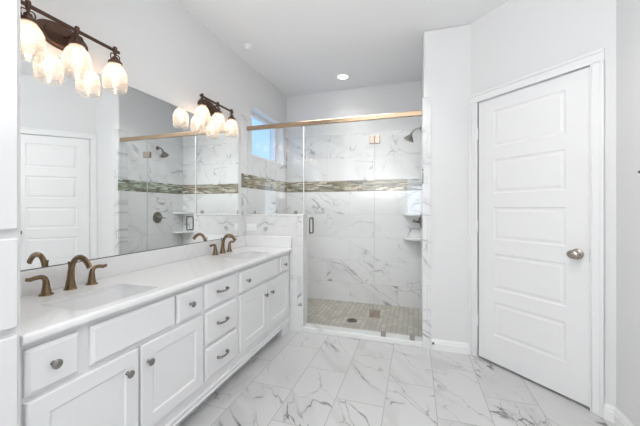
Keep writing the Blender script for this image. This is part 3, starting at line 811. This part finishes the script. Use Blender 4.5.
# ================================================================== SHOWER FITTINGS
YV = 3.32
hd = empty('overhead_shower', (SR-0.0, YV, 2.04), 'dark bronze shower head on the right shower wall', 'shower')
bm = B(); lathe(bm, (SR-0.001, YV, 2.035), (-1, 0, 0), [(0.028, 0), (0.027, 0.004), (0.018, 0.010), (0.010, 0.014)], n=24); obj('flange', bm, M['sbronze'], hd, smooth=True)
bm = B(); sweep(bm, bez([(SR-0.004, YV, 2.035), (SR-0.04, YV, 2.036), (SR-0.075, YV, 2.018), (SR-0.095, YV, 1.995)], 6), 0.0085, 12); obj('arm', bm, M['sbronze'], hd, smooth=True)
bm = B(); ax = Vector((-0.42, -0.0, -0.9)).normalized()
lathe(bm, (SR-0.092, YV, 1.998), ax, [(0.009, 0), (0.014, 0.006), (0.014, 0.016), (0.011, 0.022), (0.020, 0.032), (0.040, 0.058), (0.053, 0.076), (0.054, 0.085), (0.050, 0.089), (0, 0.090)], n=28); obj('head', bm, M['sbronze'], hd, smooth=True)
va = empty('shower_valve', (SR, YV, 1.07), 'round bronze shower valve with a lever handle', 'shower valve')
bm = B(); lathe(bm, (SR-0.001, YV, 1.072), (-1, 0, 0), [(0.078, 0), (0.078, 0.005), (0.070, 0.011), (0.045, 0.014), (0.030, 0.018), (0.024, 0.030), (0.020, 0.075), (0.014, 0.084), (0, 0.085)], n=36); obj('escutcheon', bm, M['sbronze'], va, smooth=True)
bm = B(); sweep(bm, bez([(SR-0.070, YV, 1.072), (SR-0.074, YV+0.03, 1.066), (SR-0.080, YV+0.07, 1.060)], 6), lerp_list([(0.013, 0.010), (0.009, 0.007), (0.009, 0.006)], 13), 12); obj('lever', bm, M['sbronze'], va, smooth=True)
for z, nm in ((1.128, 'upper'), (0.842, 'lower')):
    bm = B(); R = 0.20; n = 14; pts = []
    for k in range(n+1):
        t = PI/2*k/n
        # quarter with a slightly flattened front
        pts.append((SR-0.001-R*math.cos(t)*0.98, YB-0.001-R*math.sin(t)*0.98))
    pts.append((SR-0.001, YB-0.001))
    top = [bm.verts.new((x, y, z+0.011)) for x, y in pts]; bot = [bm.verts.new((x, y, z-0.011)) for x, y in pts]
    fs = [bm.faces.new(top), bm.faces.new(bot[::-1])]
    for i in range(len(pts)): fs.append(bm.faces.new([top[i], top[(i+1) % len(pts)], bot[(i+1) % len(pts)], bot[i]]))
    bmesh.ops.recalc_face_normals(bm, faces=fs)
    tag(obj('corner_shelf', bm, M['curb']), nm + ' marble corner shelf in the shower', 'shelf', 'corner shelves in the shower')
bm = B()
lathe(bm, (-0.643, 3.177, 0.004), (0, 0, 1), [(0.056, 0), (0.056, 0.003), (0.048, 0.004), (0.046, 0.002), (0.036, 0.002), (0.035, 0.004), (0.022, 0.004), (0.021, 0.002), (0, 0.002)], n=32)
tag(obj('floor_drain', bm, M['grate'], smooth=True), 'round dark drain in the beige shower floor', 'drain')

# ================================================================== SMALL THINGS
ol = empty('outlet_plate', (-1.57, YS, 1.01), 'white electrical outlet plate on the marble half wall', 'outlet')
OX, OZ = -1.605, 1.008
bm = B(); board(bm, lambda u, z, n: Vector((u, YS-n-0.005, z)), OX-0.057, OX+0.057, OZ-0.036, OZ+0.036, 0.005, edge=[(0, -0.003), (0.004, 0)]); obj('plate', bm, M['plast'], ol)
for s in (-1, 1):
    bm = B(); lathe(bm, (OX+s*0.020, YS-0.005, OZ), (0, -1, 0), [(0.0165, 0), (0.0165, 0.0015), (0.0155, 0.002)], n=20)
    so = obj('socket', bm, M['plast'], ol, smooth=True)
    bm = B(); box(bm, OX+s*0.020-0.006, OX+s*0.020-0.004, YS-0.0078, YS-0.0071, OZ-0.005, OZ+0.005); box(bm, OX+s*0.020+0.004, OX+s*0.020+0.006, YS-0.0078, YS-0.0071, OZ-0.005, OZ+0.005)
    sl = obj('slots', bm, M['slot']); sl.parent = so; sl.matrix_parent_inverse = Matrix.Translation(-ol.location)
def can(x, y, label, power, name='recessed_light'):
    l = bpy.data.lights.new('downlight', 'AREA'); l.shape = 'DISK'; l.size = 0.10; l.energy = power; l.color = (1.0, 0.97, 0.93); l.spread = math.radians(125)
    lo = bpy.data.objects.new('downlight', l); C.objects.link(lo); lo.location = (x, y, ZC-0.012)
    root = empty(name, (x, y, ZC-0.002), label, 'ceiling light')
    bm = B(); lathe(bm, (x, y, ZC), (0, 0, -1), [(0.075, 0), (0.075, 0.003), (0.068, 0.006), (0.058, 0.006), (0.055, 0.003)], n=36, cap=False); obj('trim_ring', bm, M['plast'], root, smooth=True)
    bm = B(); lathe(bm, (x, y, ZC), (0, 0, -1), [(0.056, 0.001), (0.056, 0.003), (0, 0.0035)], n=36); obj('lens', bm, M['can'], root)
can(-0.802, 3.425, 'glowing recessed ceiling light over the shower', 1.0)
can(0.35, 1.25, 'added recessed ceiling light, out of view over the middle of the bathroom floor', 4)  # unseen fixture added to help light the room
sd = empty('smoke_detector', (-1.50, 2.50, ZC-0.002), 'small round white detector on the ceiling near the left wall', 'smoke detector')
bm = B(); lathe(bm, (-1.50, 2.50, ZC), (0, 0, -1), [(0.046, 0), (0.046, 0.008), (0.038, 0.012)], n=8); obj('base', bm, M['plast'], sd)
bm = B(); lathe(bm, (-1.50, 2.50, ZC), (0, 0, -1), [(0.034, 0.011), (0.034, 0.024), (0.024, 0.032), (0, 0.034)], n=24); obj('cover', bm, M['plast'], sd, smooth=True)
rh = empty('robe_hook', (XR, 1.84, 1.38), 'dark bronze hook on the wall right of the door', 'hook')
bm = B(); lathe(bm, (XR+0.001, 1.840, 1.378), (-1, 0, 0), [(0.022, 0), (0.022, 0.005), (0.012, 0.010), (0.008, 0.014)], n=20); obj('flange', bm, M['sbronze'], rh, smooth=True)
bm = B(); sweep(bm, bez([(XR-0.010, 1.840, 1.378), (XR-0.040, 1.842, 1.376), (XR-0.052, 1.846, 1.384)], 5), 0.006, 10); obj('hook', bm, M['sbronze'], rh, smooth=True)
